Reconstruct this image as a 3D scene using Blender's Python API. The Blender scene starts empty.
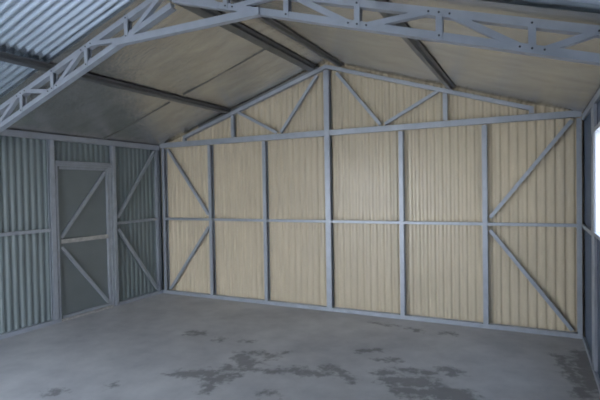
import bpy, bmesh, math, random
from mathutils import Vector, Matrix, noise
random.seed(4)
SC = bpy.context.scene
COL = SC.collection
W = 5.935            # clear width between the side frames
MID = 2.975
EAVE = 2.433
def roof_z(x): return 3.40 - 0.325 * abs(x - MID)

# ------------------------------------------------------------------ materials
def mat(name, color, rough=0.5, metal=0.0, noise_scale=0, noise_amt=0.0, bump=0.0, bump_scale=40, spec=0.5, stretch=(1, 1, 1)):
    m = bpy.data.materials.new(name); m.use_nodes = True
    nt = m.node_tree; b = nt.nodes['Principled BSDF']
    b.inputs['Base Color'].default_value = (*color, 1)
    b.inputs['Roughness'].default_value = rough
    b.inputs['Metallic'].default_value = metal
    b.inputs['Specular IOR Level'].default_value = spec
    tc = nt.nodes.new('ShaderNodeTexCoord')
    mp = nt.nodes.new('ShaderNodeMapping'); mp.inputs['Scale'].default_value = stretch
    nt.links.new(tc.outputs['Object'], mp.inputs['Vector'])
    if noise_scale:
        n = nt.nodes.new('ShaderNodeTexNoise'); n.inputs['Scale'].default_value = noise_scale; n.inputs['Detail'].default_value = 5
        nt.links.new(mp.outputs['Vector'], n.inputs['Vector'])
        r = nt.nodes.new('ShaderNodeMapRange')
        r.inputs['From Min'].default_value = 0.3; r.inputs['From Max'].default_value = 0.7
        r.inputs['To Min'].default_value = 1 - noise_amt; r.inputs['To Max'].default_value = 1 + noise_amt
        nt.links.new(n.outputs['Fac'], r.inputs['Value'])
        v = nt.nodes.new('ShaderNodeVectorMath'); v.operation = 'SCALE'
        v.inputs[0].default_value = color
        nt.links.new(r.outputs['Result'], v.inputs['Scale'])
        nt.links.new(v.outputs['Vector'], b.inputs['Base Color'])
    if bump:
        n2 = nt.nodes.new('ShaderNodeTexNoise'); n2.inputs['Scale'].default_value = bump_scale; n2.inputs['Detail'].default_value = 4
        nt.links.new(mp.outputs['Vector'], n2.inputs['Vector'])
        bp = nt.nodes.new('ShaderNodeBump'); bp.inputs['Strength'].default_value = bump; bp.inputs['Distance'].default_value = 0.02
        nt.links.new(n2.outputs['Fac'], bp.inputs['Height'])
        nt.links.new(bp.outputs['Normal'], b.inputs['Normal'])
    return m

STEEL = mat('galvanised_steel', (0.42, 0.455, 0.52), 0.42, 0.30, 9, 0.08)
PURLIN = mat('purlin_steel', (0.20, 0.205, 0.21), 0.42, 0.7, 9, 0.10)
BOLT = mat('bolt_steel', (0.06, 0.06, 0.07), 0.4, 0.7)
CREAM = mat('cream_sheet', (0.70, 0.605, 0.45), 0.28, 0.0, 3, 0.04, spec=0.5)
GREYSHEET = mat('grey_green_sheet', (0.215, 0.255, 0.265), 0.38, 0.0, 3, 0.05)
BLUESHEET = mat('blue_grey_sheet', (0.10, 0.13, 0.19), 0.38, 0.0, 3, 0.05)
ROOFSHEET = mat('bare_roof_sheet', (0.74, 0.82, 0.90), 0.24, 0.8, 5, 0.06)
FOIL = mat('foil_insulation', (0.66, 0.645, 0.61), 0.27, 0.92, 2.5, 0.12, 0.45, 14, stretch=(1, 3, 1))
DOORSHEET = mat('door_sheet', (0.19, 0.215, 0.225), 0.4, 0.0, 4, 0.05)
RAILWARM = mat('weathered_rail', (0.52, 0.51, 0.50), 0.5, 0.2, 20, 0.2)
GRAVEL = mat('pale_gravel', (0.30, 0.30, 0.29), 0.9, 0.0, 6, 0.15)

STAINS = [(1.854,-1.508,2.045,-1.508,.05),(2.318,-1.626,2.36,-1.646,.03),(2.604,-2.553,2.843,-2.394,.1),(2.487,-2.58,2.604,-2.553,.03),(2.826,-2.402,3.023,-2.715,.05),(2.987,-2.528,3.069,-2.369,.06),(2.796,-1.901,3.077,-2.185,.08),(2.887,-2.269,3.158,-2.175,.05),(2.858,-1.81,3.091,-1.802,.03),(3.096,-2.038,3.211,-1.686,.03),(3.302,-2.163,3.515,-2.015,.07),(3.564,-2.071,3.798,-2.017,.06),(3.503,-2.603,3.575,-2.55,.03),(3.896,-1.319,4.017,-1.233,.05),(4.102,-1.504,4.303,-1.414,.035),(3.845,-1.894,4.033,-2.033,.07),(4.224,-1.776,4.264,-1.783,.06),(4.392,-1.649,4.637,-1.616,.045),(4.322,-1.95,4.675,-1.813,.09),(4.447,-2.092,4.693,-2.063,.08),(4.742,-1.467,4.865,-1.538,.06),(4.758,-1.992,4.96,-2.001,.13),(3.733,-2.046,3.756,-1.827,.04),(3.65,-.307,3.966,-.311,.03),(4.11,-.403,4.287,-.412,.03),(4.551,-.38,4.639,-.382,.03),(5.894,-.469,5.891,-1.396,.1),(5.694,-.68,5.826,-1.588,.05),(2.194,-3.001,2.243,-3.002,.03),(1.86,-3.307,1.909,-3.305,.04),(2.646,-1.521,2.705,-1.532,.03)]

def concrete():
    m = bpy.data.materials.new('stained_concrete'); m.use_nodes = True
    nt = m.node_tree; N = nt.nodes; L = nt.links; b = N['Principled BSDF']
    tc = N.new('ShaderNodeTexCoord')
    def mathn(op, a, c=None, d=None):
        n = N.new('ShaderNodeMath'); n.operation = op
        for i, v in enumerate((a, c, d)):
            if v is None: continue
            if isinstance(v, (int, float)): n.inputs[i].default_value = v
            else: L.new(v, n.inputs[i])
        return n.outputs[0]
    def noisen(scale, detail=5, rough=.55):
        n = N.new('ShaderNodeTexNoise'); n.inputs['Scale'].default_value = scale
        n.inputs['Detail'].default_value = detail; n.inputs['Roughness'].default_value = rough
        L.new(tc.outputs['Object'], n.inputs['Vector']); return n
    w = noisen(5.5, 5, .65)
    sub = N.new('ShaderNodeVectorMath'); sub.operation = 'SUBTRACT'; L.new(w.outputs['Color'], sub.inputs[0]); sub.inputs[1].default_value = (.5, .5, .5)
    scl = N.new('ShaderNodeVectorMath'); scl.operation = 'SCALE'; L.new(sub.outputs[0], scl.inputs[0]); scl.inputs['Scale'].default_value = 0.34
    add = N.new('ShaderNodeVectorMath'); add.operation = 'ADD'; L.new(tc.outputs['Object'], add.inputs[0]); L.new(scl.outputs[0], add.inputs[1])
    sep = N.new('ShaderNodeSeparateXYZ'); L.new(add.outputs[0], sep.inputs[0]); X, Y = sep.outputs[0], sep.outputs[1]
    best = None
    for x0, y0, x1, y1, r in STAINS:
        dx, dy = x1 - x0, y1 - y0; q = dx * dx + dy * dy
        px = mathn('SUBTRACT', X, x0); py = mathn('SUBTRACT', Y, y0)
        t = mathn('ADD', mathn('MULTIPLY', px, dx / q), mathn('MULTIPLY', py, dy / q))
        n = N.new('ShaderNodeClamp'); L.new(t, n.inputs[0]); t = n.outputs[0]
        ex = mathn('SUBTRACT', px, mathn('MULTIPLY', t, dx)); ey = mathn('SUBTRACT', py, mathn('MULTIPLY', t, dy))
        d = mathn('SQRT', mathn('ADD', mathn('MULTIPLY', ex, ex), mathn('MULTIPLY', ey, ey)))
        d = mathn('SUBTRACT', d, r * .8 - .012)
        best = d if best is None else mathn('MINIMUM', best, d)
    fine = noisen(14, 4, .7)
    best = mathn('ADD', best, mathn('MULTIPLY', mathn('SUBTRACT', fine.outputs['Fac'], .5), .30))
    mr = N.new('ShaderNodeMapRange'); L.new(best, mr.inputs['Value'])
    mr.inputs['From Min'].default_value = -.01; mr.inputs['From Max'].default_value = .06
    mr.inputs['To Min'].default_value = 1; mr.inputs['To Max'].default_value = 0
    big = noisen(.9, 6, .6); med = noisen(3.2, 6, .65)
    f = mathn('ADD', mathn('MULTIPLY', big.outputs['Fac'], .6), mathn('MULTIPLY', med.outputs['Fac'], .4))
    ramp = N.new('ShaderNodeValToRGB'); L.new(f, ramp.inputs[0])
    ramp.color_ramp.elements[0].position = .38; ramp.color_ramp.elements[0].color = (.375, .375, .395, 1)
    ramp.color_ramp.elements[1].position = .62; ramp.color_ramp.elements[1].color = (.55, .545, .55, 1)
    mix = N.new('ShaderNodeMix'); mix.data_type = 'RGBA'
    L.new(mathn('MULTIPLY', mr.outputs['Result'], .62), mix.inputs[0]); L.new(ramp.outputs[0], mix.inputs[6])
    mix.inputs[7].default_value = (.10, .095, .095, 1)
    L.new(mix.outputs[2], b.inputs['Base Color'])
    b.inputs['Roughness'].default_value = .62
    bp = N.new('ShaderNodeBump'); bp.inputs['Strength'].default_value = .15; bp.inputs['Distance'].default_value = .01
    L.new(med.outputs['Fac'], bp.inputs['Height']); L.new(bp.outputs['Normal'], b.inputs['Normal'])
    return m
CONCRETE = concrete()

# ------------------------------------------------------------------ builders
def link(name, bm, m, parent=None, smooth=False):
    me = bpy.data.meshes.new(name)
    bmesh.ops.recalc_face_normals(bm, faces=bm.faces[:])
    bm.to_mesh(me); bm.free()
    me.materials.append(m)
    o = bpy.data.objects.new(name, me); COL.objects.link(o)
    if parent is not None: o.parent = parent
    if smooth:
        for p in me.polygons: p.use_smooth = True
    return o
def tag(o, label, cat, group=None):
    o['label'] = label; o['category'] = cat; o['kind'] = 'thing'
    if group: o['group'] = group
    return o
def struct(o, label=None):
    o['kind'] = 'structure'
    if label: o['label'] = label
    return o
def empty(name, loc=(0, 0, 0)):
    o = bpy.data.objects.new(name, None); o.location = loc; COL.objects.link(o); o.empty_display_size = .1
    return o

def c_side(w, d, t=.004, lip=.014, s=1):     # front face, web on the far side of s, open towards s
    h = w / 2
    P = [(-h, 0), (h, 0), (h, lip), (h - t, lip), (h - t, t), (-h + t, t), (-h + t, d - t), (h - t, d - t), (h - t, d - lip), (h, d - lip), (h, d), (-h, d)]
    return [(a * s, b) for a, b in P]
def c_back(w, d, t=.004, lip=.012):          # web towards the room, open at the back
    h = w / 2
    return [(-h, 0), (h, 0), (h, d), (h - lip, d), (h - lip, d - t), (h - t, d - t), (h - t, t), (-h + t, t), (-h + t, d - t), (-h + lip, d - t), (-h + lip, d), (-h, d)]
def angle(w, d, t=.004, s=1):                # front face and one flange
    h = w / 2
    return [(a * s, b) for a, b in [(-h, 0), (h, 0), (h, t), (-h + t, t), (-h + t, d), (-h, d)]]
def box(w, d):
    h = w / 2
    return [(-h, 0), (h, 0), (h, d), (-h, d)]
def hat(w, d, brim=.042, t=.004):            # top-hat purlin: crown towards the room, brims against the roof
    h = w / 2; c = h - brim
    return [(-c, 0), (c, 0), (c + .006, d - t), (h, d - t), (h, d), (c + .002, d), (c - t, t), (-c + t, t), (-c - .002, d), (-h, d), (-h, d - t), (-c - .006, d - t)]

def member_bm(bm, p0, p1, front, prof):
    p0, p1, n = Vector(p0), Vector(p1), Vector(front).normalized()
    ax = (p1 - p0).normalized(); a = ax.cross(n).normalized(); n = a.cross(ax).normalized()
    r0 = [bm.verts.new(p0 + a * u - n * v) for u, v in prof]
    r1 = [bm.verts.new(p1 + a * u - n * v) for u, v in prof]
    k = len(prof)
    for i in range(k):
        bm.faces.new((r0[i], r0[(i + 1) % k], r1[(i + 1) % k], r1[i]))
    bm.faces.new(r0[::-1]); bm.faces.new(r1)
def member(name, p0, p1, front, prof, m=None, parent=None):
    bm = bmesh.new(); member_bm(bm, p0, p1, front, prof)
    return link(name, bm, m or STEEL, parent)
def bolt(center, n, parent, r=.0065, h=.005):
    bm = bmesh.new()
    bmesh.ops.create_cone(bm, cap_ends=True, segments=6, radius1=r, radius2=r * .9, depth=h)
    q = Vector(n).to_track_quat('Z', 'Y').to_matrix().to_4x4()
    bmesh.ops.transform(bm, matrix=Matrix.Translation(Vector(center) + Vector(n) * (h / 2)) @ q, verts=bm.verts[:])
    return link('bolt', bm, BOLT, parent)

def trapezoid(u0, u1, pitch, h):
    """profile break points (u, height) of ribbed sheet between u0 and u1"""
    out = [(u0, 0)]; k = 0
    while u0 + k * pitch < u1:
        s = u0 + k * pitch
        for f, z in ((.24, 0), (.46, h), (.78, h), (1.0, 0)):
            u = s + f * pitch
            if u < u1: out.append((u, z))
        k += 1
    out.append((u1, 0))
    return out
def sheet_bm(bm, prof, place, lo, hi):
    """place(u, h, z) -> point; lo(u), hi(u) heights"""
    prev = None
    for u, h in prof:
        a = bm.verts.new(place(u, h, lo(u))); b = bm.verts.new(place(u, h, hi(u)))
        if prev: bm.faces.new((prev[0], a, b, prev[1]))
        prev = (a, b)
def box_bm(bm, x0, x1, y0, y1, z0, z1):
    v = [bm.verts.new((x, y, z)) for x in (x0, x1) for y in (y0, y1) for z in (z0, z1)]
    for f in ((0, 1, 3, 2), (4, 6, 7, 5), (0, 4, 5, 1), (2, 3, 7, 6), (0, 2, 6, 4), (1, 5, 7, 3)):
        bm.faces.new([v[i] for i in f])

FRONT = -6.4
# ------------------------------------------------------------------ setting
bm = bmesh.new(); box_bm(bm, -.10, 6.04, FRONT - .1, .12, -.12, 0)
struct(link('floor', bm, CONCRETE))
bm = bmesh.new(); box_bm(bm, -40, 50, -60, 40, -.2, -.121)
struct(link('ground', bm, GRAVEL))

# end wall of cream ribbed sheet
bm = bmesh.new()
prof = trapezoid(-.10, 6.05, .0935, .016)
prof = sorted(prof + [(MID, [h for u, h in prof if u <= MID][-1])])
sheet_bm(bm, prof, lambda u, h, z: (u, .100 - h, z), lambda u: -.02, lambda u: roof_z(u) + .02)
struct(link('wall_back', bm, CREAM))

# left wall of grey ribbed sheet with the door hole
bm = bmesh.new()
pl = lambda u, h, z: (-.080 + h, u, z)
top = lambda u: EAVE + .01
sheet_bm(bm, trapezoid(FRONT, -1.90, .0845, .014), pl, lambda u: -.02, top)
sheet_bm(bm, trapezoid(-.955, .10, .0845, .014), pl, lambda u: -.02, top)
sheet_bm(bm, trapezoid(-1.90, -.955, .0845, .014), pl, lambda u: 1.985, top)
struct(link('wall_left', bm, GREYSHEET))

# right wall: solid at the far end, opening above the girt, open bay towards the camera
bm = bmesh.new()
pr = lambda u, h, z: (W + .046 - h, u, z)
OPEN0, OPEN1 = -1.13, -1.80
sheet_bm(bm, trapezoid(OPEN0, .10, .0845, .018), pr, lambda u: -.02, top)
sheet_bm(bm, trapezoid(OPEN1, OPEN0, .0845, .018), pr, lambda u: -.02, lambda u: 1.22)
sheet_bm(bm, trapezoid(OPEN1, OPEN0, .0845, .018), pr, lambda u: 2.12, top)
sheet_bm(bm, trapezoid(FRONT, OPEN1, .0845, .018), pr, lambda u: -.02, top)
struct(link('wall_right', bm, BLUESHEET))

# assumed front wall, out of view; its opening is shaped to let daylight in
bm = bmesh.new()
pf = lambda u, h, z: (u, FRONT + h, z)
E0, E1, EH = .12, 3.75, 2.28
for a, b, lo in ((-.10, E0, -.02), (E0, E1, EH), (E1, 6.05, -.02)):
    prof = trapezoid(a, b, .0935, .016)
    if a < MID < b: prof = sorted(prof + [(MID, [h for u, h in prof if u <= MID][-1])])
    sheet_bm(bm, prof, pf, lambda u, lo=lo: lo, lambda u: roof_z(u) + .02)
struct(link('wall_front', bm, GREYSHEET))

# insulated ceiling, sagging slightly between the purlins
PX = (1.37, 2.78, 3.17, 4.58)
bm = bmesh.new()
nx, ny = 120, 64; rows = []
for j in range(ny + 1):
    row = []
    for i in range(nx + 1):
        x = -.09 + 6.13 * i / nx
        y = .105 - ((3.035 if x < MID - .2 else 3.225) if abs(x - MID) > .2 else 3.13 + (x - MID) * .475) * j / ny
        near = min([abs(x - p) for p in PX] + [abs(x - (-.06)), abs(x - 6.0)])
        sag = -.014 * min(1, near / .5) * (.6 + .4 * noise.noise(Vector((x * 1.3, y * 1.1, 3))))
        wr = .005 * noise.noise(Vector((x * 2.2, y * 7, 0))) * min(1, near / .12)
        step = -.006 if (x < MID and -1.16 < y < -1.08) else 0
        row.append(bm.verts.new((x, y, roof_z(x) + sag * .8 + wr + step)))
    rows.append(row)
for j in range(ny):
    for i in range(nx):
        bm.faces.new((rows[j][i], rows[j][i + 1], rows[j + 1][i + 1], rows[j + 1][i]))
ceil = struct(link('ceiling', bm, FOIL, smooth=True))
TAPE = mat('foil_seam_tape', (0.10, 0.10, 0.095), 0.6, 0.0, 5, .1)
bm = bmesh.new()
for k in [k for k in range(24) if k not in (11, 12)]:                                   # taped lap between two rolls of insulation
    xa, xb = .02 + k * .1115, .02 + (k + 1) * .1115
    vs = [bm.verts.new((x, y, roof_z(x) + z)) for x in (xa, xb) for y, z in ((-1.128, -.017), (-1.112, -.017), (-1.112, .006), (-1.128, .006))]
    for q in ((0, 1, 5, 4), (1, 2, 6, 5), (2, 3, 7, 6), (3, 0, 4, 7)): bm.faces.new([vs[i] for i in q])
link('seam', bm, TAPE, ceil)

# bare corrugated roof sheet over everything (seen in front of the insulation)
for nm, xa, xb in (('roof_left', -.16, MID), ('roof_right', MID, 6.10)):
    bm = bmesh.new(); prev = None
    n = int(6.75 / .076 * 8)
    for k in range(n + 1):
        y = .15 - 6.75 * k / n
        h = .014 * math.cos(2 * math.pi * k / 8)
        a = bm.verts.new((xa, y, roof_z(xa) + .038 + h)); b = bm.verts.new((xb, y, roof_z(xb) + .038 + h))
        if prev: bm.faces.new((prev[0], a, b, prev[1]))
        prev = (a, b)
    struct(link(nm, bm, ROOFSHEET, smooth=True))

# ------------------------------------------------------------------ end wall frame
F = (0, -1, 0)
PS = [.060, .996, 1.977, 2.975, 3.981, 4.963, 5.913]
PW = [.050, .052, .052, .076, .054, .054, .044]
PL = ['blue-grey steel corner post between the cream wall and the grey left wall',
      'steel post on the cream wall meeting the two leftmost diagonal braces',
      'steel post on the cream wall next left of the tall centre post',
      'tall wide centre post of the cream wall reaching the roof peak',
      'steel post on the cream wall just right of the tall centre post',
      'steel post on the cream wall meeting the two rightmost diagonal braces',
      'steel corner post where the cream wall meets the right wall']
DY = .078
for i, (x, w) in enumerate(zip(PS, PW)):
    z1 = 2.374 if i != 3 else 3.27
    o = member('wall_post', (x, 0, .048), (x, 0, z1), F, c_side(w, DY, s=-1 if i == 6 else 1))
    tag(o, PL[i], 'post', 'posts of the cream end wall')
GL = ['leftmost length of mid-height rail on the cream wall, beside the left corner post',
      'mid-height rail on the cream wall in the second bay from the left corner',
      'mid-height rail on the cream wall just left of the tall centre post',
      'mid-height rail on the cream wall just right of the tall centre post',
      'mid-height rail on the cream wall just left of the right brace post',
      'rightmost length of mid-height rail on the cream wall, beside the right corner post']
for i in range(6):
    xa = PS[i] + PW[i] / 2; xb = PS[i + 1] - PW[i + 1] / 2
    o = member('wall_rail', (xa, -.002, 1.222), (xb, -.002, 1.222), F, c_back(.034, .050))
    tag(o, GL[i], 'rail', 'mid-height rails of the cream end wall')
o = member('base_channel', (-.02, -.004, .024), (W, -.004, .024), F, c_back(.048, .064))
tag(o, 'long steel floor channel along the foot of the cream wall', 'channel')
BR = [((.150, 2.355), (.945, 1.300), 'upper diagonal brace at the left end of the cream wall'),
      ((.945, 1.100), (.150, .075), 'lower diagonal brace at the left end of the cream wall'),
      ((5.845, 2.358), (5.015, 1.295), 'upper diagonal brace at the right end of the cream wall'),
      ((5.015, 1.150), (5.840, .075), 'lower diagonal brace at the right end of the cream wall')]
for (xa, za), (xb, zb), lb in BR:
    o = member('diagonal_brace', (xa, .010, za), (xb, .010, zb), F, c_back(.040, .040))
    tag(o, lb, 'brace', 'diagonal braces of the cream end wall')

# gable truss in the end wall
g = empty('gable_truss', (MID, 0, 2.375))
tag(g, 'flat steel gable truss framed against the top of the cream end wall', 'truss')
def gp(name, p0, p1, prof, y=0.0):
    o = member(name, (p0[0] - MID, y, p0[1] - 2.375), (p1[0] - MID, y, p1[1] - 2.375), F, prof, STEEL, g); return o
KW = .040
gp('bottom_chord', (.0, 2.420), (MID - KW, 2.422), c_back(.078, .055))
gp('bottom_chord', (MID + KW, 2.422), (W, 2.425), c_back(.070, .055))
rz = lambda x: 3.316 - .32 * abs(x - MID)
gp('rafter', (.49, rz(.49)), (MID + .002, rz(MID)), c_back(.048, .058))
gp('rafter', (MID - .002, rz(MID)), (5.475, rz(5.475)), c_back(.046, .058))
gp('end_stub', (.505, 2.466), (.505, rz(.505) - .02), c_back(.05, .05))
gp('end_stub', (5.455, 2.466), (5.455, rz(5.455) - .02), c_back(.05, .05))
wb = c_back(.038, .035)
gp('diagonal_web', (2.83, 3.215), (2.255, 2.480), wb, .012)
gp('diagonal_web', (3.12, 3.215), (3.715, 2.480), wb, .012)
gp('diagonal_web', (2.19, 2.482), (1.52, 2.838), wb, .012)
gp('diagonal_web', (3.775, 2.482), (4.44, 2.828), wb, .012)
gp('vertical_web', (1.44, 2.468), (1.44, rz(1.44) - .03), c_side(.05, .05))
gp('vertical_web', (4.525, 2.468), (4.525, rz(4.525) - .03), c_side(.05, .05))

ez = lambda x: rz(x) + .043
o = member('roof_bearer', (.80, .006, ez(.80)), (2.86, .006, ez(2.86)), F, c_back(.034, .045), PURLIN)
tag(o, 'dark steel bearer above the left rafter of the end wall gable', 'bearer')

# ------------------------------------------------------------------ left wall frame
FL = (1, 0, 0)
tr_ = [(a, .056 - b) for a, b in c_back(.062, .056)]           # channel open to the room
o = member('wall_post', (0, -.046, .05), (0, -.046, 2.345), FL, tr_)
tag(o, 'dark open channel post of the grey left wall tucked in the far corner', 'post', 'posts of the grey left wall')
o = member('wall_post', (0, -1.916, .05), (0, -1.916, 2.345), FL, c_side(.066, .058, s=-1))
tag(o, 'steel post on the grey left wall at the near side of the door', 'post', 'posts of the grey left wall')
o = member('wall_post', (0, -.935, .0), (0, -.935, 2.345), FL, c_side(.054, .058, s=1))
tag(o, 'steel post on the grey left wall at the far side of the door', 'post', 'posts of the grey left wall')
o = member('wall_post', (0, -4.0, .05), (0, -4.0, 2.345), FL, c_side(.06, .058, s=1))
tag(o, 'steel post on the grey left wall farthest from the end wall', 'post', 'posts of the grey left wall')
o = member('eave_rail', (0, FRONT + .03, 2.384), (0, -.004, 2.384), FL, c_back(.072, .058))
tag(o, 'long steel eave rail along the top of the grey left wall', 'rail')
o = member('wall_rail', (0, -3.96, 1.200), (0, -1.960, 1.200), FL, c_back(.040, .050))
tag(o, 'mid-height rail on the grey left wall on the near side of the door', 'rail', 'mid-height rails of the grey left wall')
o = member('wall_rail', (0, -.900, 1.212), (0, -.080, 1.222), FL, c_back(.036, .050))
tag(o, 'mid-height rail on the grey left wall between door and far corner', 'rail', 'mid-height rails of the grey left wall')
o = member('diagonal_brace', (-.010, -.872, 1.300), (-.010, -.098, 2.315), FL, c_back(.042, .035))
tag(o, 'upper diagonal brace on the grey left wall between door and corner', 'brace', 'diagonal braces of the grey left wall')
o = member('diagonal_brace', (-.010, -.872, 1.125), (-.010, -.098, .090), FL, c_back(.042, .035))
tag(o, 'lower diagonal brace on the grey left wall between door and corner', 'brace', 'diagonal braces of the grey left wall')
o = member('base_channel', (.004, FRONT + .03, .024), (.004, -1.874, .024), FL, c_back(.046, .062))
tag(o, 'steel floor channel along the grey left wall on the near side of the door', 'channel', 'floor channels of the grey left wall')
o = member('base_channel', (.004, -.900, .022), (.004, -.010, .022), FL, c_back(.042, .062))
tag(o, 'steel floor channel along the grey left wall between door and corner', 'channel', 'floor channels of the grey left wall')

# door frame and door
t = empty('door_frame', (0, -1.43, 0))
tag(t, 'steel door frame with a double-lined head rail in the grey left wall', 'door frame')
DC = -1.43
def fp(name, y0, z0, y1, z1, prof, x=0.0, m=STEEL, par=None):
    return member(name, (x, y0 - DC, z0), (x, y1 - DC, z1), FL, prof, m, par or t)
fp('jamb', -1.852, 0, -1.852, 2.02, c_side(.030, .050, s=1), -.012)
fp('jamb', -.985, 0, -.985, 2.02, c_side(.030, .050, s=-1), -.012)
fp('head_rail', -1.872, 2.070, -.970, 2.070, box(.034, .05))
fp('head_rail', -1.872, 2.034, -.970, 2.034, box(.026, .05), -.012)
fp('sill', -1.83, .012, -1.008, .012, box(.024, .05), .0, RAILWARM)

d = empty('door_1', (0, DC, 0)); struct(d)
bm = bmesh.new(); box_bm(bm, -.077, -.061, -.485, .487, .004, 2.020)
link('door_panel', bm, DOORSHEET, d)
dp = lambda name, y0, z0, y1, z1, prof, x, m=STEEL: member(name, (x, y0 - DC, z0), (x, y1 - DC, z1), FL, prof, m, d)
dp('stile', -1.818, .03, -1.818, 2.014, box(.024, .034), -.024, DOORSHEET)
dp('stile', -1.030, .03, -1.030, 2.014, box(.046, .034), -.022)
dp('mid_rail', -1.805, 1.036, -1.055, 1.036, c_back(.052, .034), -.020, RAILWARM)
dp('top_rail', -1.805, 1.998, -1.055, 1.998, box(.032, .034), -.024)
dp('bottom_rail', -1.805, .046, -1.055, .046, box(.034, .034), -.024)
dp('brace', -1.795, 1.085, -1.070, 1.955, c_back(.040, .030), -.024)
dp('brace', -1.795, .965, -1.070, .090, c_back(.040, .030), -.024)

# ------------------------------------------------------------------ right wall frame
FR = (-1, 0, 0)
o = member('wall_post', (W, -1.03, .05), (W, -1.03, 2.345), FR, c_side(.20, .024, s=1))
tag(o, 'wide blue-grey post on the right wall beside the bright opening', 'post', 'posts of the right wall')
o = member('wall_post', (W, -1.86, .05), (W, -1.86, 2.345), FR, c_side(.09, .024, s=1))
tag(o, 'steel post on the right wall at the camera side of the bright opening', 'post', 'posts of the right wall')
o = member('wall_post', (W, -3.28, .05), (W, -3.28, 2.345), FR, c_side(.09, .024, s=1))
tag(o, 'steel post on the right wall under the end of the lattice truss', 'post', 'posts of the right wall')
o = member('eave_rail', (W, FRONT + .03, 2.376), (W, -.01, 2.376), FR, c_back(.056, .024))
tag(o, 'long steel eave rail along the top of the right wall', 'rail')
o = member('wall_rail', (W, -.925, 1.222), (W, -.06, 1.222), FR, c_back(.040, .024))
tag(o, 'short mid-height rail on the right wall between corner and wide post', 'rail', 'mid-height rails of the right wall')
o = member('base_channel', (W - .002, FRONT + .03, .022), (W - .002, -.075, .022), FR, c_back(.044, .024))
tag(o, 'steel floor channel along the foot of the right wall', 'channel')
w_ = empty('window_1', (W, (OPEN0 + OPEN1) / 2, 1.24)); struct(w_)
hl = (OPEN0 - OPEN1) / 2
member('window_sill', (.0, -hl, -.005), (.0, hl, -.005), FR, box(.03, .06), STEEL, w_)
member('window_head', (.0, -hl, .885), (.0, hl, .885), FR, box(.04, .06), STEEL, w_)
member('window_jamb', (.01, hl - .012, .01), (.01, hl - .012, .865), FR, box(.024, .05), STEEL, w_)
member('window_jamb', (.01, -hl + .012, .01), (.01, -hl + .012, .865), FR, box(.024, .05), STEEL, w_)

# ------------------------------------------------------------------ purlins
PN = ['dark steel purlin running under the insulated left roof slope',
      'dark steel ridge purlin on the left side of the roof peak',
      'dark steel ridge purlin on the right side of the roof peak',
      'dark steel purlin running under the insulated right roof slope']
for x, lb in zip(PX, PN):
    s = .325 if x < MID else -.325
    n = Vector((s, 0, -1)).normalized()
    d_ = .034
    z = roof_z(x) - d_ - .016
    o = member('roof_purlin', (x, FRONT + .05, z), (x, -.004, z), n, hat(.135 if x in (PX[0], PX[3]) else .15, d_), PURLIN)
    tag(o, lb, 'purlin', 'roof purlins')

# ------------------------------------------------------------------ lattice roof truss nearer the camera
YT = -3.0
tr = empty('lattice_truss', (MID, YT, 2.0))
tag(tr, 'blue-grey steel lattice roof truss spanning the shed nearest the camera', 'truss')
H = .046
def lb_(x): return 2.322 + .343 * (x - .742) + H / 2      # left bottom chord centre line
def lt_(x): return 2.569 + .3328 * (x - .836) - H / 2
def rb_(x): return 3.131 - .304 * (x - MID) + H / 2
def rt_(x): return 2.736 - .300 * (x - 4.88) - H / 2
def tp(name, p0, p1, prof, y=0.0, par=None):
    return member(name, (p0[0] - MID, y, p0[1] - 2.0), (p1[0] - MID, y, p1[1] - 2.0), F, prof, STEEL, par or tr)
ch = c_back(H, .060)
tp('bottom_chord', (.003, lb_(.003)), (MID - .01, lb_(MID - .01)), ch)
tp('bottom_chord', (MID + .01, rb_(MID + .01)), (W - .003, rb_(W - .003)), ch)
tp('top_chord', (.003, lt_(.003)), (MID - .005, lt_(MID - .005)), ch)
tp('top_chord', (MID + .005, rt_(MID + .005)), (W - .003, rt_(W - .003)), ch)
tie = tp('collar_tie', (2.345, 2.912), (3.77, 2.912), c_back(.054, .05), -.012)
wv = c_side(.038, .050)
topn_l, botn_l = [2.003, 1.087, .10], [2.487, 1.545, .59]
topn_r, botn_r = [3.978, 4.988, 5.84], [3.480, 4.485, 5.474]
vy, dyy = -.004, .004
def webs(tops, bots, ft, fb, sgn):
    for x in tops + bots:
        a, b = fb(x) - .018, ft(x) + .018
        v = tp('vertical_web', (x, a), (x, b), wv, vy)
        for zz in (a + .02, b - .02):
            bolt((x - MID, vy - .0005, zz - 2.0), F, v)
    order = sorted([(x, 't') for x in tops] + [(x, 'b') for x in bots], key=lambda p: p[0] * sgn)
    for (xa, ka), (xb, kb) in zip(order, order[1:]):
        za = (ft if ka == 't' else fb)(xa + .05 * sgn); zb = (ft if kb == 't' else fb)(xb - .05 * sgn)
        dgo = tp('diagonal_web', (xa + .05 * sgn, za), (xb - .05 * sgn, zb), c_side(.036, .040), -.002)
        for x, z in ((xa + .06 * sgn, za + (zb - za) * .02), (xb - .06 * sgn, zb - (zb - za) * .02)):
            bolt((x - MID, -.0025, z - 2.0), F, dgo)
webs(topn_l, botn_l, lt_, lb_, -1)
webs(topn_r, botn_r, rt_, rb_, 1)
tp('vertical_web', (MID, rb_(MID) - .01), (MID, rt_(MID) - .02), wv, vy)
# first diagonals either side of the peak
tp('diagonal_web', (MID - .06, lt_(MID - .06)), (2.54, lb_(2.54)), c_side(.036, .040), -.002)
tp('diagonal_web', (MID + .06, rt_(MID + .06)), (3.42, rb_(3.42)), c_side(.036, .040), -.002)

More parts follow.
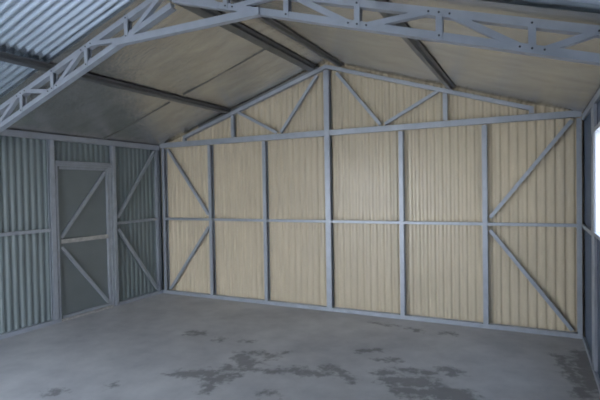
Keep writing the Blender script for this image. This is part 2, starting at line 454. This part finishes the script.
# ------------------------------------------------------------------ light: bright hazy sky, sun behind the shed's left
world = bpy.data.worlds.new('sky'); SC.world = world; world.use_nodes = True
nt = world.node_tree
bg = nt.nodes['Background']
tc = nt.nodes.new('ShaderNodeTexCoord'); sx = nt.nodes.new('ShaderNodeSeparateXYZ')
nt.links.new(tc.outputs['Generated'], sx.inputs[0])
rp = nt.nodes.new('ShaderNodeValToRGB'); nt.links.new(sx.outputs['Z'], rp.inputs[0])
rp.color_ramp.elements[0].position = 0.0; rp.color_ramp.elements[0].color = (.92, .96, 1.0, 1)
rp.color_ramp.elements[1].position = .8; rp.color_ramp.elements[1].color = (.55, .72, 1.0, 1)
nt.links.new(rp.outputs[0], bg.inputs['Color']); bg.inputs['Strength'].default_value = 1.3
sun = bpy.data.lights.new('sun', 'SUN'); sun.energy = 5.5; sun.angle = .03; sun.color = (1, .93, .82)
so = bpy.data.objects.new('sun', sun); COL.objects.link(so)
so.rotation_euler = Vector((.2, -.5, -1)).to_track_quat('-Z', 'Y').to_euler()

# ------------------------------------------------------------------ camera
cam = bpy.data.cameras.new('camera'); co = bpy.data.objects.new('camera', cam); COL.objects.link(co)
cam.sensor_width = 36; cam.lens = 467.48 / 600 * 36; cam.clip_start = .02; cam.clip_end = 300
yaw, pitch, roll = -.46503, -.02132, -.01702
f = Vector((math.sin(yaw) * math.cos(pitch), math.cos(yaw) * math.cos(pitch), math.sin(pitch)))
r = Vector((math.cos(yaw), -math.sin(yaw), 0)); u = r.cross(f)
r2 = math.cos(roll) * r + math.sin(roll) * u; u2 = -math.sin(roll) * r + math.cos(roll) * u
co.matrix_world = Matrix(((r2.x, u2.x, -f.x, 5.4805), (r2.y, u2.y, -f.y, -5.8316), (r2.z, u2.z, -f.z, 1.6555), (0, 0, 0, 1)))
SC.camera = co
SC.view_settings.view_transform = 'Standard'; SC.view_settings.look = 'None'
SC.view_settings.gamma = 1; SC.view_settings.use_curve_mapping = False
SC.view_settings.exposure = 2.55
SC.cycles.max_bounces = 12; SC.cycles.diffuse_bounces = 8; SC.cycles.glossy_bounces = 6
SC.cycles.use_denoising = True
SC.cycles.filter_width = 1.8
SC.cycles.sample_clamp_indirect = 8
